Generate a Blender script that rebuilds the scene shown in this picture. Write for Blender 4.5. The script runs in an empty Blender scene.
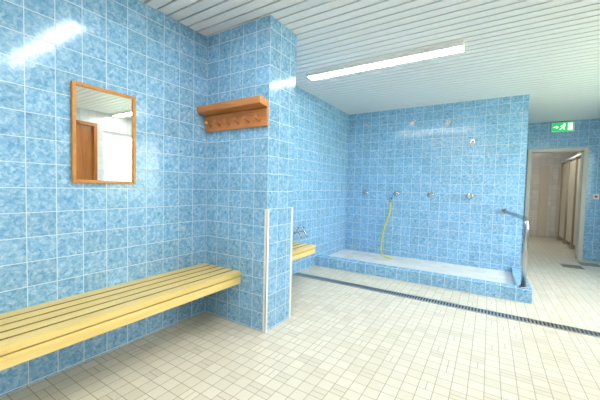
import bpy, bmesh, math, random
from mathutils import Vector, Matrix
random.seed(4)
C = bpy.context.scene.collection
H = 1.25      # camera height
CZ = 2.66     # ceiling
XL = -2.35; XR = 2.0; YB = -1.6; YS = 5.45; YD = 7.75; XE = 0.42

# ------------------------------------------------------------ materials
def lin(c):
    return tuple(((v/255)/12.92 if v/255 <= .04045 else ((v/255+.055)/1.055)**2.4) for v in c)+(1,)
def newmat(name):
    m = bpy.data.materials.new(name); m.use_nodes = True
    nt = m.node_tree
    return m, nt, nt.nodes["Principled BSDF"]
def simple(name, rgb, rough=.5, metal=0, noise=0, scale=30):
    m, nt, b = newmat(name)
    b.inputs["Roughness"].default_value = rough
    b.inputs["Metallic"].default_value = metal
    c = lin(rgb)
    n = nt.nodes.new("ShaderNodeTexNoise"); n.inputs["Scale"].default_value = scale
    r = nt.nodes.new("ShaderNodeMix"); r.data_type = 'RGBA'
    r.inputs[6].default_value = tuple(v*(1-noise) for v in c[:3])+(1,)
    r.inputs[7].default_value = tuple(min(1, v*(1+noise)) for v in c[:3])+(1,)
    tc = nt.nodes.new("ShaderNodeTexCoord")
    nt.links.new(tc.outputs["Object"], n.inputs["Vector"])
    nt.links.new(n.outputs["Fac"], r.inputs[0]); nt.links.new(r.outputs[2], b.inputs["Base Color"])
    return m
def ramp(nt, stops):
    r = nt.nodes.new("ShaderNodeValToRGB")
    e = r.color_ramp.elements
    e[0].position, e[0].color = stops[0]; e[1].position, e[1].color = stops[-1]
    for p, c in stops[1:-1]:
        k = e.new(p); k.color = c
    return r
def walltile(name, cols, grout, size=.15, rough=.13, mort=.0026):
    m, nt, b = newmat(name)
    L = nt.links.new
    uv = nt.nodes.new("ShaderNodeUVMap")
    br = nt.nodes.new("ShaderNodeTexBrick")
    br.offset = 0; br.squash = 1
    br.inputs["Scale"].default_value = 1
    br.inputs["Brick Width"].default_value = size; br.inputs["Row Height"].default_value = size
    br.inputs["Mortar Size"].default_value = mort; br.inputs["Mortar Smooth"].default_value = .2
    br.inputs["Color1"].default_value = (0, 0, 0, 1); br.inputs["Color2"].default_value = (1, 1, 1, 1)
    br.inputs["Mortar"].default_value = (.5, .5, .5, 1)
    L(uv.outputs[0], br.inputs["Vector"])
    n = nt.nodes.new("ShaderNodeTexNoise"); n.noise_dimensions = '4D'
    n.inputs["Scale"].default_value = 34; n.inputs["Detail"].default_value = 5; n.inputs["Roughness"].default_value = .66
    n.inputs["Distortion"].default_value = .8
    L(uv.outputs[0], n.inputs["Vector"])
    mu = nt.nodes.new("ShaderNodeMath"); mu.operation = 'MULTIPLY'; mu.inputs[1].default_value = 9
    L(br.outputs["Color"], mu.inputs[0]); L(mu.outputs[0], n.inputs["W"])
    rp = ramp(nt, [(.34, lin(cols[0])), (.5, lin(cols[1])), (.66, lin(cols[2]))])
    L(n.outputs["Fac"], rp.inputs[0])
    hs = nt.nodes.new("ShaderNodeHueSaturation")
    mr = nt.nodes.new("ShaderNodeMapRange"); mr.inputs["To Min"].default_value = .92; mr.inputs["To Max"].default_value = 1.06
    L(br.outputs["Color"], mr.inputs["Value"]); L(mr.outputs[0], hs.inputs["Value"]); L(rp.outputs[0], hs.inputs["Color"])
    mx = nt.nodes.new("ShaderNodeMix"); mx.data_type = 'RGBA'
    L(br.outputs["Fac"], mx.inputs[0]); L(hs.outputs[0], mx.inputs[6]); mx.inputs[7].default_value = lin(grout)
    L(mx.outputs[2], b.inputs["Base Color"])
    rr = nt.nodes.new("ShaderNodeMapRange"); rr.inputs["To Min"].default_value = rough; rr.inputs["To Max"].default_value = .7
    L(br.outputs["Fac"], rr.inputs["Value"]); L(rr.outputs[0], b.inputs["Roughness"])
    # relief : recessed joints + faint waviness
    n2 = nt.nodes.new("ShaderNodeTexNoise"); n2.inputs["Scale"].default_value = 9
    L(uv.outputs[0], n2.inputs["Vector"])
    ma = nt.nodes.new("ShaderNodeMath"); ma.operation = 'MULTIPLY_ADD'; ma.inputs[1].default_value = -1
    m3 = nt.nodes.new("ShaderNodeMath"); m3.operation = 'MULTIPLY'; m3.inputs[1].default_value = .6
    L(n2.outputs["Fac"], m3.inputs[0]); L(br.outputs["Fac"], ma.inputs[0]); L(m3.outputs[0], ma.inputs[2])
    bp = nt.nodes.new("ShaderNodeBump"); bp.inputs["Strength"].default_value = .5; bp.inputs["Distance"].default_value = .003
    L(ma.outputs[0], bp.inputs["Height"]); L(bp.outputs[0], b.inputs["Normal"])
    return m
M_BLUE = walltile("blue_wall_tile", [(92, 150, 202), (134, 184, 221), (178, 213, 235)], (206, 226, 236))
M_WHITE = walltile("white_wall_tile", [(232, 229, 222), (238, 235, 229), (242, 240, 235)], (200, 198, 192))

def floormat():
    m, nt, b = newmat("cream_floor_mosaic"); L = nt.links.new
    def math_(op, a, bb=None, c=None):
        k = nt.nodes.new("ShaderNodeMath"); k.operation = op
        for i, v in enumerate((a, bb, c)):
            if v is None: continue
            if isinstance(v, (int, float)): k.inputs[i].default_value = v
            else: L(v, k.inputs[i])
        return k.outputs[0]
    uv = nt.nodes.new("ShaderNodeUVMap"); sp = nt.nodes.new("ShaderNodeSeparateXYZ"); L(uv.outputs[0], sp.inputs[0])
    u = math_('DIVIDE', sp.outputs[0], .09); v = math_('DIVIDE', sp.outputs[1], .09)
    fu = math_('FRACT', u); fv = math_('FRACT', v)
    cb = nt.nodes.new("ShaderNodeCombineXYZ"); L(math_('FLOOR', u), cb.inputs[0]); L(math_('FLOOR', v), cb.inputs[1])
    wn = nt.nodes.new("ShaderNodeTexWhiteNoise"); wn.noise_dimensions = '2D'; L(cb.outputs[0], wn.inputs["Vector"])
    def edge(f):
        return math_('MINIMUM', f, math_('SUBTRACT', 1, f))
    g = .026
    lu = math_('LESS_THAN', edge(fu), g); lv = math_('LESS_THAN', edge(fv), g)
    mu_ = math_('MULTIPLY', math_('LESS_THAN', math_('ABSOLUTE', math_('SUBTRACT', fu, .5)), g), math_('GREATER_THAN', wn.outputs["Value"], .9))
    mv_ = math_('MULTIPLY', math_('LESS_THAN', math_('ABSOLUTE', math_('SUBTRACT', fv, .5)), g), math_('LESS_THAN', wn.outputs["Value"], .1))
    line = math_('MAXIMUM', math_('MAXIMUM', lu, lv), math_('MAXIMUM', mu_, mv_))
    rp = ramp(nt, [(0, lin((212, 206, 188))), (1, lin((225, 220, 204)))])
    L(wn.outputs["Value"], rp.inputs[0])
    mx = nt.nodes.new("ShaderNodeMix"); mx.data_type = 'RGBA'
    L(line, mx.inputs[0]); L(rp.outputs[0], mx.inputs[6]); mx.inputs[7].default_value = lin((166, 157, 136))
    L(mx.outputs[2], b.inputs["Base Color"])
    b.inputs["Roughness"].default_value = .3
    bp = nt.nodes.new("ShaderNodeBump"); bp.inputs["Strength"].default_value = .3; bp.inputs["Distance"].default_value = .002; bp.invert = True
    L(line, bp.inputs["Height"]); L(bp.outputs[0], b.inputs["Normal"])
    return m
M_FLOOR = floormat()
def wood(name, c1, c2, rough=.35, axis=(2, 30, 30)):
    m, nt, b = newmat(name); L = nt.links.new
    tc = nt.nodes.new("ShaderNodeTexCoord"); mp = nt.nodes.new("ShaderNodeMapping"); mp.inputs["Scale"].default_value = axis
    n = nt.nodes.new("ShaderNodeTexNoise"); n.inputs["Scale"].default_value = 1.6; n.inputs["Detail"].default_value = 6; n.inputs["Distortion"].default_value = .8
    L(tc.outputs["Object"], mp.inputs[0]); L(mp.outputs[0], n.inputs["Vector"])
    rp = ramp(nt, [(.3, lin(c1)), (.7, lin(c2))]); L(n.outputs["Fac"], rp.inputs[0]); L(rp.outputs[0], b.inputs["Base Color"])
    b.inputs["Roughness"].default_value = rough
    return m
M_PINE = wood("yellow_pine", (224, 196, 116), (236, 213, 140), axis=(30, 1.5, 30))
M_PINESHADE = wood("slat_gap_shade_pine", (150, 112, 50), (172, 132, 64), axis=(30, 1.5, 30))  # darker pine, paints gap shade onto the slat sides
M_OAKX = wood("brown_wood_rail", (176, 108, 54), (206, 142, 84), axis=(2, 30, 30))
M_FRAME = wood("mirror_frame_wood", (186, 120, 50), (212, 150, 76), axis=(30, 10, 10))
M_DOOR = wood("brown_door_wood", (160, 94, 36), (190, 122, 56), axis=(10, 20, 1.5))
M_SLAT = simple("white_metal_slat", (232, 235, 239), .45, 0, .01)
M_VOID = simple("dark_ceiling_void", (50, 52, 55), .9)
M_CHROME = simple("chrome", (200, 203, 206), .2, 1)
M_STEEL = simple("brushed_steel", (196, 198, 200), .3, 1, .05, 60)
M_RAIL = simple("satin_steel", (178, 182, 186), .2, 1)
M_WPLAST = simple("white_plastic", (240, 240, 236), .4)
M_DARK = simple("dark_gap", (84, 84, 80), .8)
M_GREYG = simple("grey_grate_channel", (110, 110, 106), .7)
M_BEIGE = simple("beige_laminate", (222, 214, 198), .4, 0, .03)
M_POST = simple("taupe_edge_post", (184, 166, 142), .4)
M_STEELFR = simple("beige_painted_steel", (206, 202, 192), .4)
M_HOSE = simple("yellow_rubber", (212, 212, 96), .45)
M_RED = simple("red_plastic", (190, 40, 30), .4)
M_MIR, nt, b = newmat("mirror_glass"); b.inputs["Metallic"].default_value = 1; b.inputs["Roughness"].default_value = .01
b.inputs["Base Color"].default_value = (.86, .89, .89, 1)
def emit(name, rgb, s):
    m, nt, b = newmat(name)
    b.inputs["Base Color"].default_value = lin(rgb); b.inputs["Emission Color"].default_value = lin(rgb)
    b.inputs["Emission Strength"].default_value = s
    return m
M_LAMP = emit("lamp_diffuser_glow", (255, 252, 246), 34)
M_SIGN = emit("lit_sign_green", (20, 175, 85), .9)
M_SIGNW = emit("lit_sign_white", (240, 255, 245), 1.3)

# ------------------------------------------------------------ mesh helpers
def addbox(bm, x0, x1, y0, y1, z0, z1, mi=0):
    r = bmesh.ops.create_cube(bm, size=1)
    for v in r['verts']:
        v.co = Vector((x0+(v.co.x+.5)*(x1-x0), y0+(v.co.y+.5)*(y1-y0), z0+(v.co.z+.5)*(z1-z0)))
    for f in {f for v in r['verts'] for f in v.link_faces}: f.material_index = mi
    return r['verts']
def uvworld(bm, off=(0, 0, 0)):
    bm.normal_update()
    l = bm.loops.layers.uv.verify()
    for f in bm.faces:
        n = f.normal
        for lp in f.loops:
            c = lp.vert.co
            if abs(n.z) > .7: uvv = (c.x-off[0], c.y-off[1])
            elif abs(n.x) > .7: uvv = (c.y-off[1], c.z-off[2])
            else: uvv = (c.x-off[0], c.z-off[2])
            lp[l].uv = uvv
def finish(bm, name, mats, origin=None, off=(0, 0, 0), bevel=0, smooth=False):
    uvworld(bm, off)
    if origin is not None:
        for v in bm.verts: v.co -= Vector(origin)
    me = bpy.data.meshes.new(name); bm.to_mesh(me); bm.free()
    for m in (mats if isinstance(mats, list) else [mats]): me.materials.append(m)
    o = bpy.data.objects.new(name, me); C.objects.link(o)
    if origin is not None: o.location = origin
    if bevel:
        bv = o.modifiers.new("bevel", 'BEVEL'); bv.width = bevel; bv.segments = 2; bv.limit_method = 'ANGLE'
    return o
def struct(o, label=None):
    o["kind"] = "structure"
    return o
def boxes(name, mats, lst, **k):
    bm = bmesh.new()
    for a in lst: addbox(bm, *a)
    return finish(bm, name, mats, **k)
def tube(bm, pts, r, seg=14, caps=True, mi=0):
    pts = [Vector(p) for p in pts]
    rings = []; up = None
    for i, p in enumerate(pts):
        t = ((pts[i]-pts[i-1]).normalized() if i else Vector((0, 0, 0))) + ((pts[i+1]-pts[i]).normalized() if i < len(pts)-1 else Vector((0, 0, 0)))
        t.normalize()
        if up is None: up = t.orthogonal().normalized()
        a = (up-t*up.dot(t)).normalized(); up = a; b_ = t.cross(a)
        rr = r[i] if isinstance(r, (list, tuple)) else r
        rings.append([bm.verts.new(p+(a*math.cos(2*math.pi*k/seg)+b_*math.sin(2*math.pi*k/seg))*rr) for k in range(seg)])
    for i in range(len(rings)-1):
        for k in range(seg):
            f = bm.faces.new((rings[i][k], rings[i][(k+1) % seg], rings[i+1][(k+1) % seg], rings[i+1][k])); f.smooth = True; f.material_index = mi
    if caps:
        for rg in (rings[0][::-1], rings[-1]):
            f = bm.faces.new(rg); f.material_index = mi
    bmesh.ops.recalc_face_normals(bm, faces=bm.faces[:])
def fillet(pts, rad, n=6):
    pts = [Vector(p) for p in pts]; out = [pts[0]]
    for i in range(1, len(pts)-1):
        a = (pts[i-1]-pts[i]).normalized(); b_ = (pts[i+1]-pts[i]).normalized()
        p0 = pts[i]+a*rad; p2 = pts[i]+b_*rad
        for k in range(n+1):
            t = k/n; out.append(p0*(1-t)**2+pts[i]*2*t*(1-t)+p2*t*t)
    out.append(pts[-1]); return out
def empty(name, loc, label, cat, group=None):
    e = bpy.data.objects.new(name, None); e.location = loc; e.empty_display_size = .1
    C.objects.link(e); e["label"] = label; e["category"] = cat
    if group: e["group"] = group
    return e
def child(o, p):
    bpy.context.view_layer.update()
    o.parent = p; o.matrix_parent_inverse = p.matrix_world.inverted(); return o
def dup(o, parent, delta):
    c = o.copy(); C.objects.link(c)
    if parent is None: c.location = o.location+Vector(delta)
    else:
        c.parent = parent; c.matrix_parent_inverse = o.matrix_parent_inverse.copy()
    return c
def dup_thing(thing, delta):
    e = dup(thing, None, delta)
    for ch in thing.children:
        dup(ch, e, delta)
    return e

# ------------------------------------------------------------ room shell
T = .2
struct(boxes("floor", M_FLOOR, [(XL-T, XR+T, YB-T, YD+5, -.15, 0)], off=(.02, .03, 0)))
struct(boxes("wall_left", M_BLUE, [(XL-T, XL, YB-T, YS, 0, CZ+.1)], off=(0, 2.02, .01)))
struct(boxes("wall_shower", M_BLUE, [(XL-T, XE, YS, YD, 0, CZ+.1)], off=(XL, 0, .01)))
struct(boxes("wall_pier", M_BLUE, [(XL, -1.585, 2.02, 2.41, 0, CZ)], off=(-1.585, 2.02, .01)))
struct(boxes("wall_back", M_WHITE, [(XL-T, XR+T, YB-T, YB, 0, CZ+.1)]))
DX0, DX1, DZ = .62, 1.54, 2.14
struct(boxes("wall_far", M_BLUE, [(XE, DX0, YD, YD+.15, 0, CZ+.1), (DX1, XR+T, YD, YD+.15, 0, CZ+.1), (DX0, DX1, YD, YD+.15, DZ, CZ+.1)], off=(.03, 0, .06)))
WY0, WY1, WZ0, WZ1 = 3.1, 5.8, .85, 2.3
DY0, DY1 = 2.05, 3.0
DT = 2.42
struct(boxes("wall_right", M_WHITE, [(XR, XR+T, YB-T, DY0, 0, CZ+.1), (XR, XR+T, DY1, WY0, 0, CZ+.1), (XR, XR+T, DY0, DY1, DT, CZ+.1),
    (XR, XR+T, WY0, WY1, 0, WZ0), (XR, XR+T, WY0, WY1, WZ1, CZ+.1), (XR, XR+T, WY1, YD+.15, 0, CZ+.1)]))
# ceiling : panels with open joints below a dark void
bm = bmesh.new()
addbox(bm, XL-T, XR+T, YB-T, YD+5, CZ+.1, CZ+.18, 1)
y = YB-T; p = .1
while y < YD+.1:
    addbox(bm, XL, XR+T, y+.008, y+p-.008, CZ, CZ+.012, 0)
    y += p
while y < YD+5:
    addbox(bm, XE, XR+T, y, y+.095, CZ, CZ+.012, 0); y += .1
struct(finish(bm, "ceiling", [M_SLAT, M_VOID]))

# corner guards on the pier
for i, (x, y) in enumerate([(-1.585, 2.02), (-1.585, 2.41)]):
    if i == 0: l = [(x-.024, x+.004, y-.004, y, .0, 1.06), (x, x+.004, y-.004, y+.024, 0, 1.06)]
    else: l = [(x, x+.004, y-.024, y+.004, 0, 1.06), (x-.024, x+.004, y, y+.004, 0, 1.06)]
    struct(boxes("trim_%d" % (i+1), M_WPLAST, l))

# window in the right wall
bm = bmesh.new()
f = .06
addbox(bm, XR+.04, XR+.11, WY0, WY1, WZ0, WZ0+f); addbox(bm, XR+.04, XR+.11, WY0, WY1, WZ1-f, WZ1)
for yy in (WY0, WY0+.82, WY0+1.64, WY1-f): addbox(bm, XR+.042, XR+.108, yy, yy+f, WZ0+.001, WZ1-.001)
struct(finish(bm, "window_1", M_WPLAST))
pl = bpy.data.lights.new("daylight_portal", 'AREA'); pl.shape = 'RECTANGLE'; pl.size = WY1-WY0; pl.size_y = WZ1-WZ0
pl.cycles.is_portal = True
po = bpy.data.objects.new("daylight_portal", pl); C.objects.link(po)
po.matrix_world = Matrix.Translation((XR+T+.01, (WY0+WY1)/2, (WZ0+WZ1)/2)) @ Matrix(((0, 0, 1, 0), (1, 0, 0, 0), (0, 1, 0, 0), (0, 0, 0, 1)))

# wooden door in right wall
bm = bmesh.new()
addbox(bm, XR-.02, XR+T, DY0, DY0+.06, 0, DT); addbox(bm, XR-.02, XR+T, DY1-.06, DY1, 0, DT); addbox(bm, XR-.02, XR+T, DY0+.06, DY1-.06, DT-.06, DT)
addbox(bm, XR+.03, XR+.07, DY0+.06, DY1-.06, .005, DT-.06)
struct(finish(bm, "door_2", M_DOOR))

# door frame in the far wall (opening)
bm = bmesh.new()
w = .07
addbox(bm, DX0, DX0+w, YD-.03, YD+.18, 0, DZ); addbox(bm, DX1-w, DX1, YD-.03, YD+.18, 0, DZ); addbox(bm, DX0+w, DX1-w, YD-.03, YD+.18, DZ-w, DZ)
struct(finish(bm, "door_1", M_STEELFR, bevel=.006))

# toilets corridor beyond
struct(boxes("wall_corridor", M_WHITE, [(XE-.1, XE, YD+.15, 12.0, 0, CZ+.1)]))
struct(boxes("wall_end", M_WHITE, [(XE-.1, XR+T, 11.2, 11.35, 0, CZ+.1)]))
struct(boxes("wall_corridor_right", M_WHITE, [(XR, XR+T, YD+.15, 12.0, 0, CZ+.1)]))
struct(boxes("door_3", M_BEIGE, [(1.22, 1.42, 11.17, 11.2, 0, 2.05)], bevel=.005))
e = empty("toilet_partition", (1.62, 9.4, 0), "pale beige toilet cubicle row with taupe-edged posts", "partition")
yy = 8.25; n = 0
while yy < 10.9:
    child(boxes("panel", M_BEIGE, [(1.62, 1.65, yy+.06, yy+.72, .12, 2.02)], bevel=.003), e)
    child(boxes("post", M_POST, [(1.60, 1.67, yy, yy+.055, 0, 2.08)], bevel=.003), e)
    yy += .8
child(boxes("side_panel", M_WPLAST, [(1.671, XR-.01, 8.27, 8.30, .12, 2.02)]), e)
child(boxes("head_rail", M_WPLAST, [(1.60, 1.67, 8.25, 10.9, 2.081, 2.12)]), e)

# ------------------------------------------------------------ lamps
def lamp(x0, x1, y):
    e = empty("ceiling_lamp", ((x0+x1)/2, y, CZ), "long white fluorescent strip lamp fixed under the slatted ceiling", "lamp", "fluorescent ceiling lamps")
    z0 = CZ-.045
    child(boxes("lamp_housing", M_WPLAST, [(x0-.012, x1+.012, y-.07, y+.07, CZ-.016, CZ-.0005), (x0-.012, x1+.012, y-.07, y-.062, z0, CZ-.016), (x0-.012, x1+.012, y+.062, y+.07, z0, CZ-.016),
        (x0-.012, x0-.004, y-.062, y+.062, z0, CZ-.016), (x1+.004, x1+.012, y-.062, y+.062, z0, CZ-.016)]), e)
    child(boxes("lamp_diffuser", M_LAMP, [(x0-.003, x1+.003, y-.061, y+.061, z0-.004, CZ-.0165)]), e)
    return e
L0 = lamp(-1.96, -.28, 3.32)
for d in [(.35, -2.08, 0), (.35, -4.1, 0)]:  # the last copy is an unseen lamp, added to help light the room
    dup_thing(L0, d)
L1 = lamp(.85, 1.9, 3.32)
for d in [(0, -2.08, 0), (0, -4.1, 0), (-.2, 5.7, 0)]:  # unseen lamps, added to light the room and the corridor
    dup_thing(L1, d)

# ------------------------------------------------------------ benches
def bench(x0, x1, y0, y1, zt, label, ns=5):
    e = empty("bench", ((x0+x1)/2, (y0+y1)/2, zt-.3), label, "bench")
    bm = bmesh.new(); wd = (x1-x0)/ns
    for i in range(ns):
        addbox(bm, x0+i*wd+(.009 if i else 0), x0+(i+1)*wd-.009, y0, y1, zt-.04, zt)
    bm.normal_update()
    for f_ in bm.faces:      # slat sides coloured darker, painting in the shade of the gaps
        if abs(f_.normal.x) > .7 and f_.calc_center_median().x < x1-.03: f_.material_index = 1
    child(finish(bm, "seat", [M_PINE, M_PINESHADE], bevel=.003), e)
    child(boxes("front_rail", M_PINE, [(x1-.037, x1-.009, y0, y1, zt-.112, zt-.048)], bevel=.006), e)
    L = y1-y0; k = max(2, int(L/1.0)+1)
    for i in range(k):
        yy = y0+.15+(L-.3)*i/(k-1)
        b1 = boxes("bracket", M_STEEL, [(x0+.001, x1-.038, yy-.02, yy+.02, zt-.07, zt-.042), (x0+.001, x0+.02, yy-.02, yy+.02, zt-.3, zt-.07)])
        child(b1, e)
    return e
bench(XL+.003, -1.855, -1.2, 2.014, .488, "long yellow pine slatted bench on blue tiled wall under mirror")
bench(XL+.003, -1.94, 2.42, 3.54, .488, "short yellow pine slatted bench behind the tiled pier", 4)

# ------------------------------------------------------------ mirror
my0, my1, mz0, mz1 = .90, 1.32, 1.245, 1.91
e = empty("wall_mirror", (XL, (my0+my1)/2, mz0), "rectangular mirror in an orange-brown wooden frame on blue tiles", "mirror")
fw = .022
child(boxes("mirror_frame", M_FRAME, [(XL+.001, XL+.028, my0, my0+fw, mz0, mz1), (XL+.001, XL+.028, my1-fw, my1, mz0, mz1),
    (XL+.001, XL+.028, my0+fw, my1-fw, mz0, mz0+fw), (XL+.001, XL+.028, my0+fw, my1-fw, mz1-fw, mz1)], bevel=.004), e)
child(boxes("mirror_glass", M_MIR, [(XL+.002, XL+.014, my0+fw, my1-fw, mz0+fw, mz1-fw)]), e)

# ------------------------------------------------------------ coat rack
PY = 2.02
e = empty("coat_rack", (-1.96, PY, 1.74), "brown wooden coat rack with pegs on the blue tiled pier", "coat rack")
child(boxes("back_board", M_OAKX, [(-2.335, -1.588, PY-.028, PY-.001, 1.755, 1.905)], bevel=.004), e)
bm = bmesh.new()
prof = [(PY-.001, 1.907), (PY-.001, 1.965), (PY-.10, 1.985), (PY-.125, 1.975), (PY-.115, 1.92)]
a = [bm.verts.new((-2.335, q[0], q[1])) for q in prof]; c = [bm.verts.new((-1.588, q[0], q[1])) for q in prof]
bm.faces.new(a); bm.faces.new(c[::-1])
for i in range(5): bm.faces.new((a[i], c[i], c[(i+1) % 5], a[(i+1) % 5]))
bmesh.ops.recalc_face_normals(bm, faces=bm.faces[:])
child(finish(bm, "top_shelf", M_OAKX, bevel=.003), e)
bm = bmesh.new()
x = -2.25
tube(bm, [(x, PY-.028, 1.80), (x, PY-.07, 1.815), (x, PY-.088, 1.825), (x, PY-.096, 1.828)], [.011, .010, .019, .014], 12)
pg = finish(bm, "peg", M_OAKX); child(pg, e)
for i in range(1, 6):
    c = pg.copy(); C.objects.link(c); c.location.x += .117*i

# ------------------------------------------------------------ shower basin
RY0, RY1, RZ, RX = 4.25, 4.39, .155, .45
e = empty("shower_basin", (-1, 4.8, 0), "raised shower basin with blue tiled curb and pale tiled floor", "shower basin")
child(boxes("curb", M_BLUE, [(XL+.001, RX, RY0, RY1, 0.001, RZ), (RX-.14, RX, RY1, YS-.001, 0.001, RZ)], off=(RX, RY0, .005), bevel=.004), e)
child(boxes("basin_floor", M_WHITE, [(XL+.001, RX-.141, RY1+.001, YS-.001, .001, .075)]), e)

# linear drain
e = empty("floor_drain", (0, 3.69, 0), "long narrow steel grating drain set in the tiled floor", "drain")
DYc = 3.67
child(boxes("drain_channel", M_DARK, [(XL+.01, XR-.01, DYc-.06, DYc+.06, .0005, .003)]), e)
bm = bmesh.new()
addbox(bm, XL+.01, XR-.01, DYc-.065, DYc-.053, .0005, .008); addbox(bm, XL+.01, XR-.01, DYc+.053, DYc+.065, .0005, .008)
x = XL+.03
while x < XR-.03:
    addbox(bm, x, x+.014, DYc-.053, DYc+.053, .0035, .0075); x += .03
child(finish(bm, "drain_grate", M_STEEL), e)
# square drains near the door
def sqdrain(x, y, s=.28):
    e = empty("floor_drain", (x, y, 0), "square grated floor drain near the doorway", "drain", "square floor drains")
    child(boxes("drain_channel", M_GREYG, [(x-s/2, x+s/2, y-s/2, y+s/2, .0005, .003)]), e)
    l = []
    k = 8
    for i in range(k+1):
        xx = x-s/2+i*(s-.012)/k; l.append((xx, xx+.012, y-s/2, y+s/2, .0032, .0075))
    child(boxes("drain_grate", M_STEEL, l), e); return e
d0 = sqdrain(1.25, 6.9); dup_thing(d0, (.3, .4, 0))

# ------------------------------------------------------------ handrail
e = empty("handrail", (.37, 4.32, RZ), "polished steel grab rail from tiled wall to basin curb", "handrail")
bm = bmesh.new()
tube(bm, fillet([(.19, YS-.012, .97), (.37, 4.32, .95), (.37, 4.32, RZ+.012)], .14, 10), .026, 18)
child(finish(bm, "rail", M_RAIL), e)
bm = bmesh.new(); tube(bm, [(.19, YS+.004, .97), (.19, YS-.014, .97)], .042, 20); child(finish(bm, "wall_flange", M_RAIL), e)
bm = bmesh.new(); tube(bm, [(.37, 4.32, RZ), (.37, 4.32, RZ+.014)], .045, 20); child(finish(bm, "foot_flange", M_RAIL), e)

# ------------------------------------------------------------ showers
def valve(x, z):
    e = empty("shower_valve", (x, YS, z), "small chrome shower valve on blue tiles", "shower valve", "shower valves")
    bm = bmesh.new(); tube(bm, [(x, YS+.006, z), (x, YS-.012, z), (x, YS-.02, z)], [.05, .05, .035], 20); child(finish(bm, "escutcheon", M_CHROME), e)
    bm = bmesh.new(); tube(bm, [(x, YS-.02, z), (x, YS-.06, z), (x, YS-.075, z)], [.026, .03, .022], 16)
    tube(bm, [(x, YS-.055, z), (x+.03, YS-.075, z+.015), (x+.085, YS-.085, z+.03)], [.011, .010, .009], 10)
    child(finish(bm, "lever", M_CHROME), e); return e
def head(x, z):
    e = empty("overhead_shower", (x, YS, z), "fixed chrome shower spray high on blue tiles", "shower", "overhead showers")
    bm = bmesh.new(); tube(bm, [(x, YS+.006, z), (x, YS-.012, z)], .036, 18); child(finish(bm, "wall_flange", M_CHROME), e)
    bm = bmesh.new(); tube(bm, [(x, YS-.012, z), (x, YS-.06, z), (x, YS-.10, z-.02)], .014, 12); child(finish(bm, "arm", M_CHROME), e)
    bm = bmesh.new(); tube(bm, [(x, YS-.09, z-.012), (x, YS-.115, z-.035), (x, YS-.135, z-.055), (x, YS-.14, z-.06)], [.015, .024, .04, .038], 18); child(finish(bm, "spray_head", M_CHROME), e)
    return e
v0 = valve(-1.96, 1.18); h0 = head(-1.95, 2.45)
for i, xx in enumerate([-1.40, -.84, -.27]):
    dup_thing(v0, (xx+1.96, 0, 0))
for xx, zz in [(-1.15, 2.42), (-.62, 2.36), (-.26, 2.02)]:
    dup_thing(h0, (xx+1.95, 0, zz-2.45))
# hose
e = empty("shower_hose", (-1.5, YS, 1.06), "pale yellow rubber hose hanging from a tap on the tiled wall", "hose")
bm = bmesh.new()
tube(bm, fillet([(-1.49, YS-.06, 1.04), (-1.47, YS-.05, .9), (-1.60, YS-.045, .5), (-1.63, YS-.05, .15), (-1.55, YS-.2, .09), (-1.35, YS-.3, .088)], .06, 5), .012, 10)
child(finish(bm, "hose_pipe", M_HOSE), e)
bm = bmesh.new(); tube(bm, [(-1.49, YS+.004, 1.09), (-1.49, YS-.045, 1.09), (-1.49, YS-.06, 1.075), (-1.49, YS-.06, 1.03)], [.02, .014, .016, .016], 12); child(finish(bm, "hose_tap", M_CHROME), e)

# wall taps above the short bench
def tap(y, z):
    e = empty("wall_tap", (XL, y, z), "small chrome tap on the tiled wall by the short bench", "tap", "wall taps")
    bm = bmesh.new(); tube(bm, fillet([(XL-.004, y, z), (XL+.09, y, z+.02), (XL+.13, y, z-.07)], .03, 4), .014, 12); child(finish(bm, "spout", M_CHROME), e)
    bm = bmesh.new(); tube(bm, [(XL+.05, y, z+.012), (XL+.05, y, z+.07)], .009, 10); tube(bm, [(XL+.05, y-.03, z+.07), (XL+.05, y+.03, z+.07)], .01, 10); child(finish(bm, "handle", M_CHROME), e)
    return e
t0 = tap(3.62, .60); dup_thing(t0, (0, .14, 0))

# ------------------------------------------------------------ exit sign
sx, sz = 1.14, 2.54
e = empty("exit_sign", (sx, YD, sz), "lit green emergency exit sign with running figure and arrow", "sign")
child(boxes("sign_case", M_WPLAST, [(sx-.17, sx+.17, YD-.05, YD-.001, sz-.09, sz+.09)], bevel=.005), e)
child(boxes("sign_face", M_SIGN, [(sx-.16, sx+.16, YD-.054, YD-.0505, sz-.08, sz+.08)]), e)
bm = bmesh.new(); Y0 = YD-.057
def poly(bm, pts):
    a = [bm.verts.new((sx+p[0], Y0, sz+p[1])) for p in pts]; c = [bm.verts.new((sx+p[0], Y0+.002, sz+p[1])) for p in pts]
    bm.faces.new(a); bm.faces.new(c[::-1])
    for i in range(len(pts)): bm.faces.new((a[i], c[i], c[(i+1) % len(pts)], a[(i+1) % len(pts)]))
def stroke(bm, p, q, w):
    p = Vector(p); q = Vector(q); n = (q-p).normalized(); n = Vector((-n.y, n.x))*w/2
    poly(bm, [p+n, q+n, q-n, p-n])
poly(bm, [(.075, -.065), (.14, -.065), (.14, .065), (.075, .065)])
bmesh.ops.recalc_face_normals(bm, faces=bm.faces[:])
child(finish(bm, "door_pictogram", M_SIGNW), e)
bm = bmesh.new()
poly(bm, [(.02+.013*math.cos(k*math.pi/6), .05+.013*math.sin(k*math.pi/6)) for k in range(12)])
for s in [((.012, .036), (-.008, -.01), .022), ((-.006, -.005), (.022, -.02), .012), ((.022, -.02), (.02, -.055), .011), ((-.008, -.008), (-.025, -.035), .012),
          ((-.025, -.035), (-.05, -.045), .01), ((.012, .03), (.04, .015), .009), ((.008, .03), (-.02, .025), .009), ((-.02, .025), (-.035, .005), .008)]:
    stroke(bm, *s)
bmesh.ops.recalc_face_normals(bm, faces=bm.faces[:])
child(finish(bm, "running_figure", M_SIGNW), e)
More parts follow.
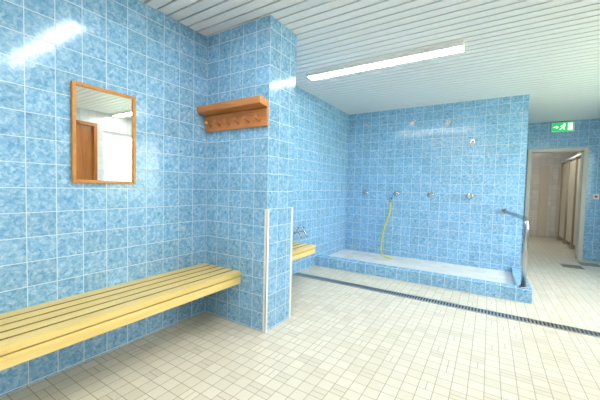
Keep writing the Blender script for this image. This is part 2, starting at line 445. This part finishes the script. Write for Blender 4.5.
bm = bmesh.new(); stroke(bm, (-.14, .0), (-.09, .0), .018); poly(bm, [(-.1, -.03), (-.065, 0), (-.1, .03)])
bmesh.ops.recalc_face_normals(bm, faces=bm.faces[:])
child(finish(bm, "arrow", M_SIGNW), e)
# switch by the door
e = empty("light_switch", (1.68, YD, 1.2), "white wall switch with a red button on blue tiles", "switch")
child(boxes("switch_plate", M_WPLAST, [(1.64, 1.72, YD-.012, YD-.001, 1.16, 1.26)], bevel=.003), e)
child(boxes("button", M_RED, [(1.66, 1.70, YD-.02, YD-.0125, 1.19, 1.23)], bevel=.003), e)

# ------------------------------------------------------------ world
w = bpy.data.worlds.new("sky"); bpy.context.scene.world = w; w.use_nodes = True
nt = w.node_tree; bg = nt.nodes["Background"]
tc = nt.nodes.new("ShaderNodeTexCoord"); sp = nt.nodes.new("ShaderNodeSeparateXYZ"); nt.links.new(tc.outputs["Generated"], sp.inputs[0])
rp = ramp(nt, [(.0, (.25, .33, .18, 1)), (.48, (.5, .62, .42, 1)), (.56, (.95, 1, 1, 1)), (1, (.85, .93, 1, 1))])
mr = nt.nodes.new("ShaderNodeMapRange"); mr.inputs["From Min"].default_value = -1; nt.links.new(sp.outputs[2], mr.inputs["Value"])
nt.links.new(mr.outputs[0], rp.inputs[0]); nt.links.new(rp.outputs[0], bg.inputs["Color"]); bg.inputs["Strength"].default_value = 9

# ------------------------------------------------------------ camera
cam = bpy.data.cameras.new("camera"); co = bpy.data.objects.new("camera", cam); C.objects.link(co)
cam.sensor_width = 36; cam.lens = 303.6/600*36; cam.clip_start = .02
yaw = math.radians(32); pt = math.radians(2.36); ro = math.radians(1.36)
r = Vector((math.cos(yaw), math.sin(yaw), 0))
d = Vector((-math.sin(yaw)*math.cos(pt), math.cos(yaw)*math.cos(pt), -math.sin(pt)))
u = r.cross(d)
r2 = r*math.cos(ro)+u*math.sin(ro); u2 = -r*math.sin(ro)+u*math.cos(ro)
co.matrix_world = Matrix(((r2.x, u2.x, -d.x, 0), (r2.y, u2.y, -d.y, 0), (r2.z, u2.z, -d.z, H), (0, 0, 0, 1)))
bpy.context.scene.camera = co
bpy.context.scene.view_settings.view_transform = 'Standard'
bpy.context.scene.view_settings.exposure = 0.2
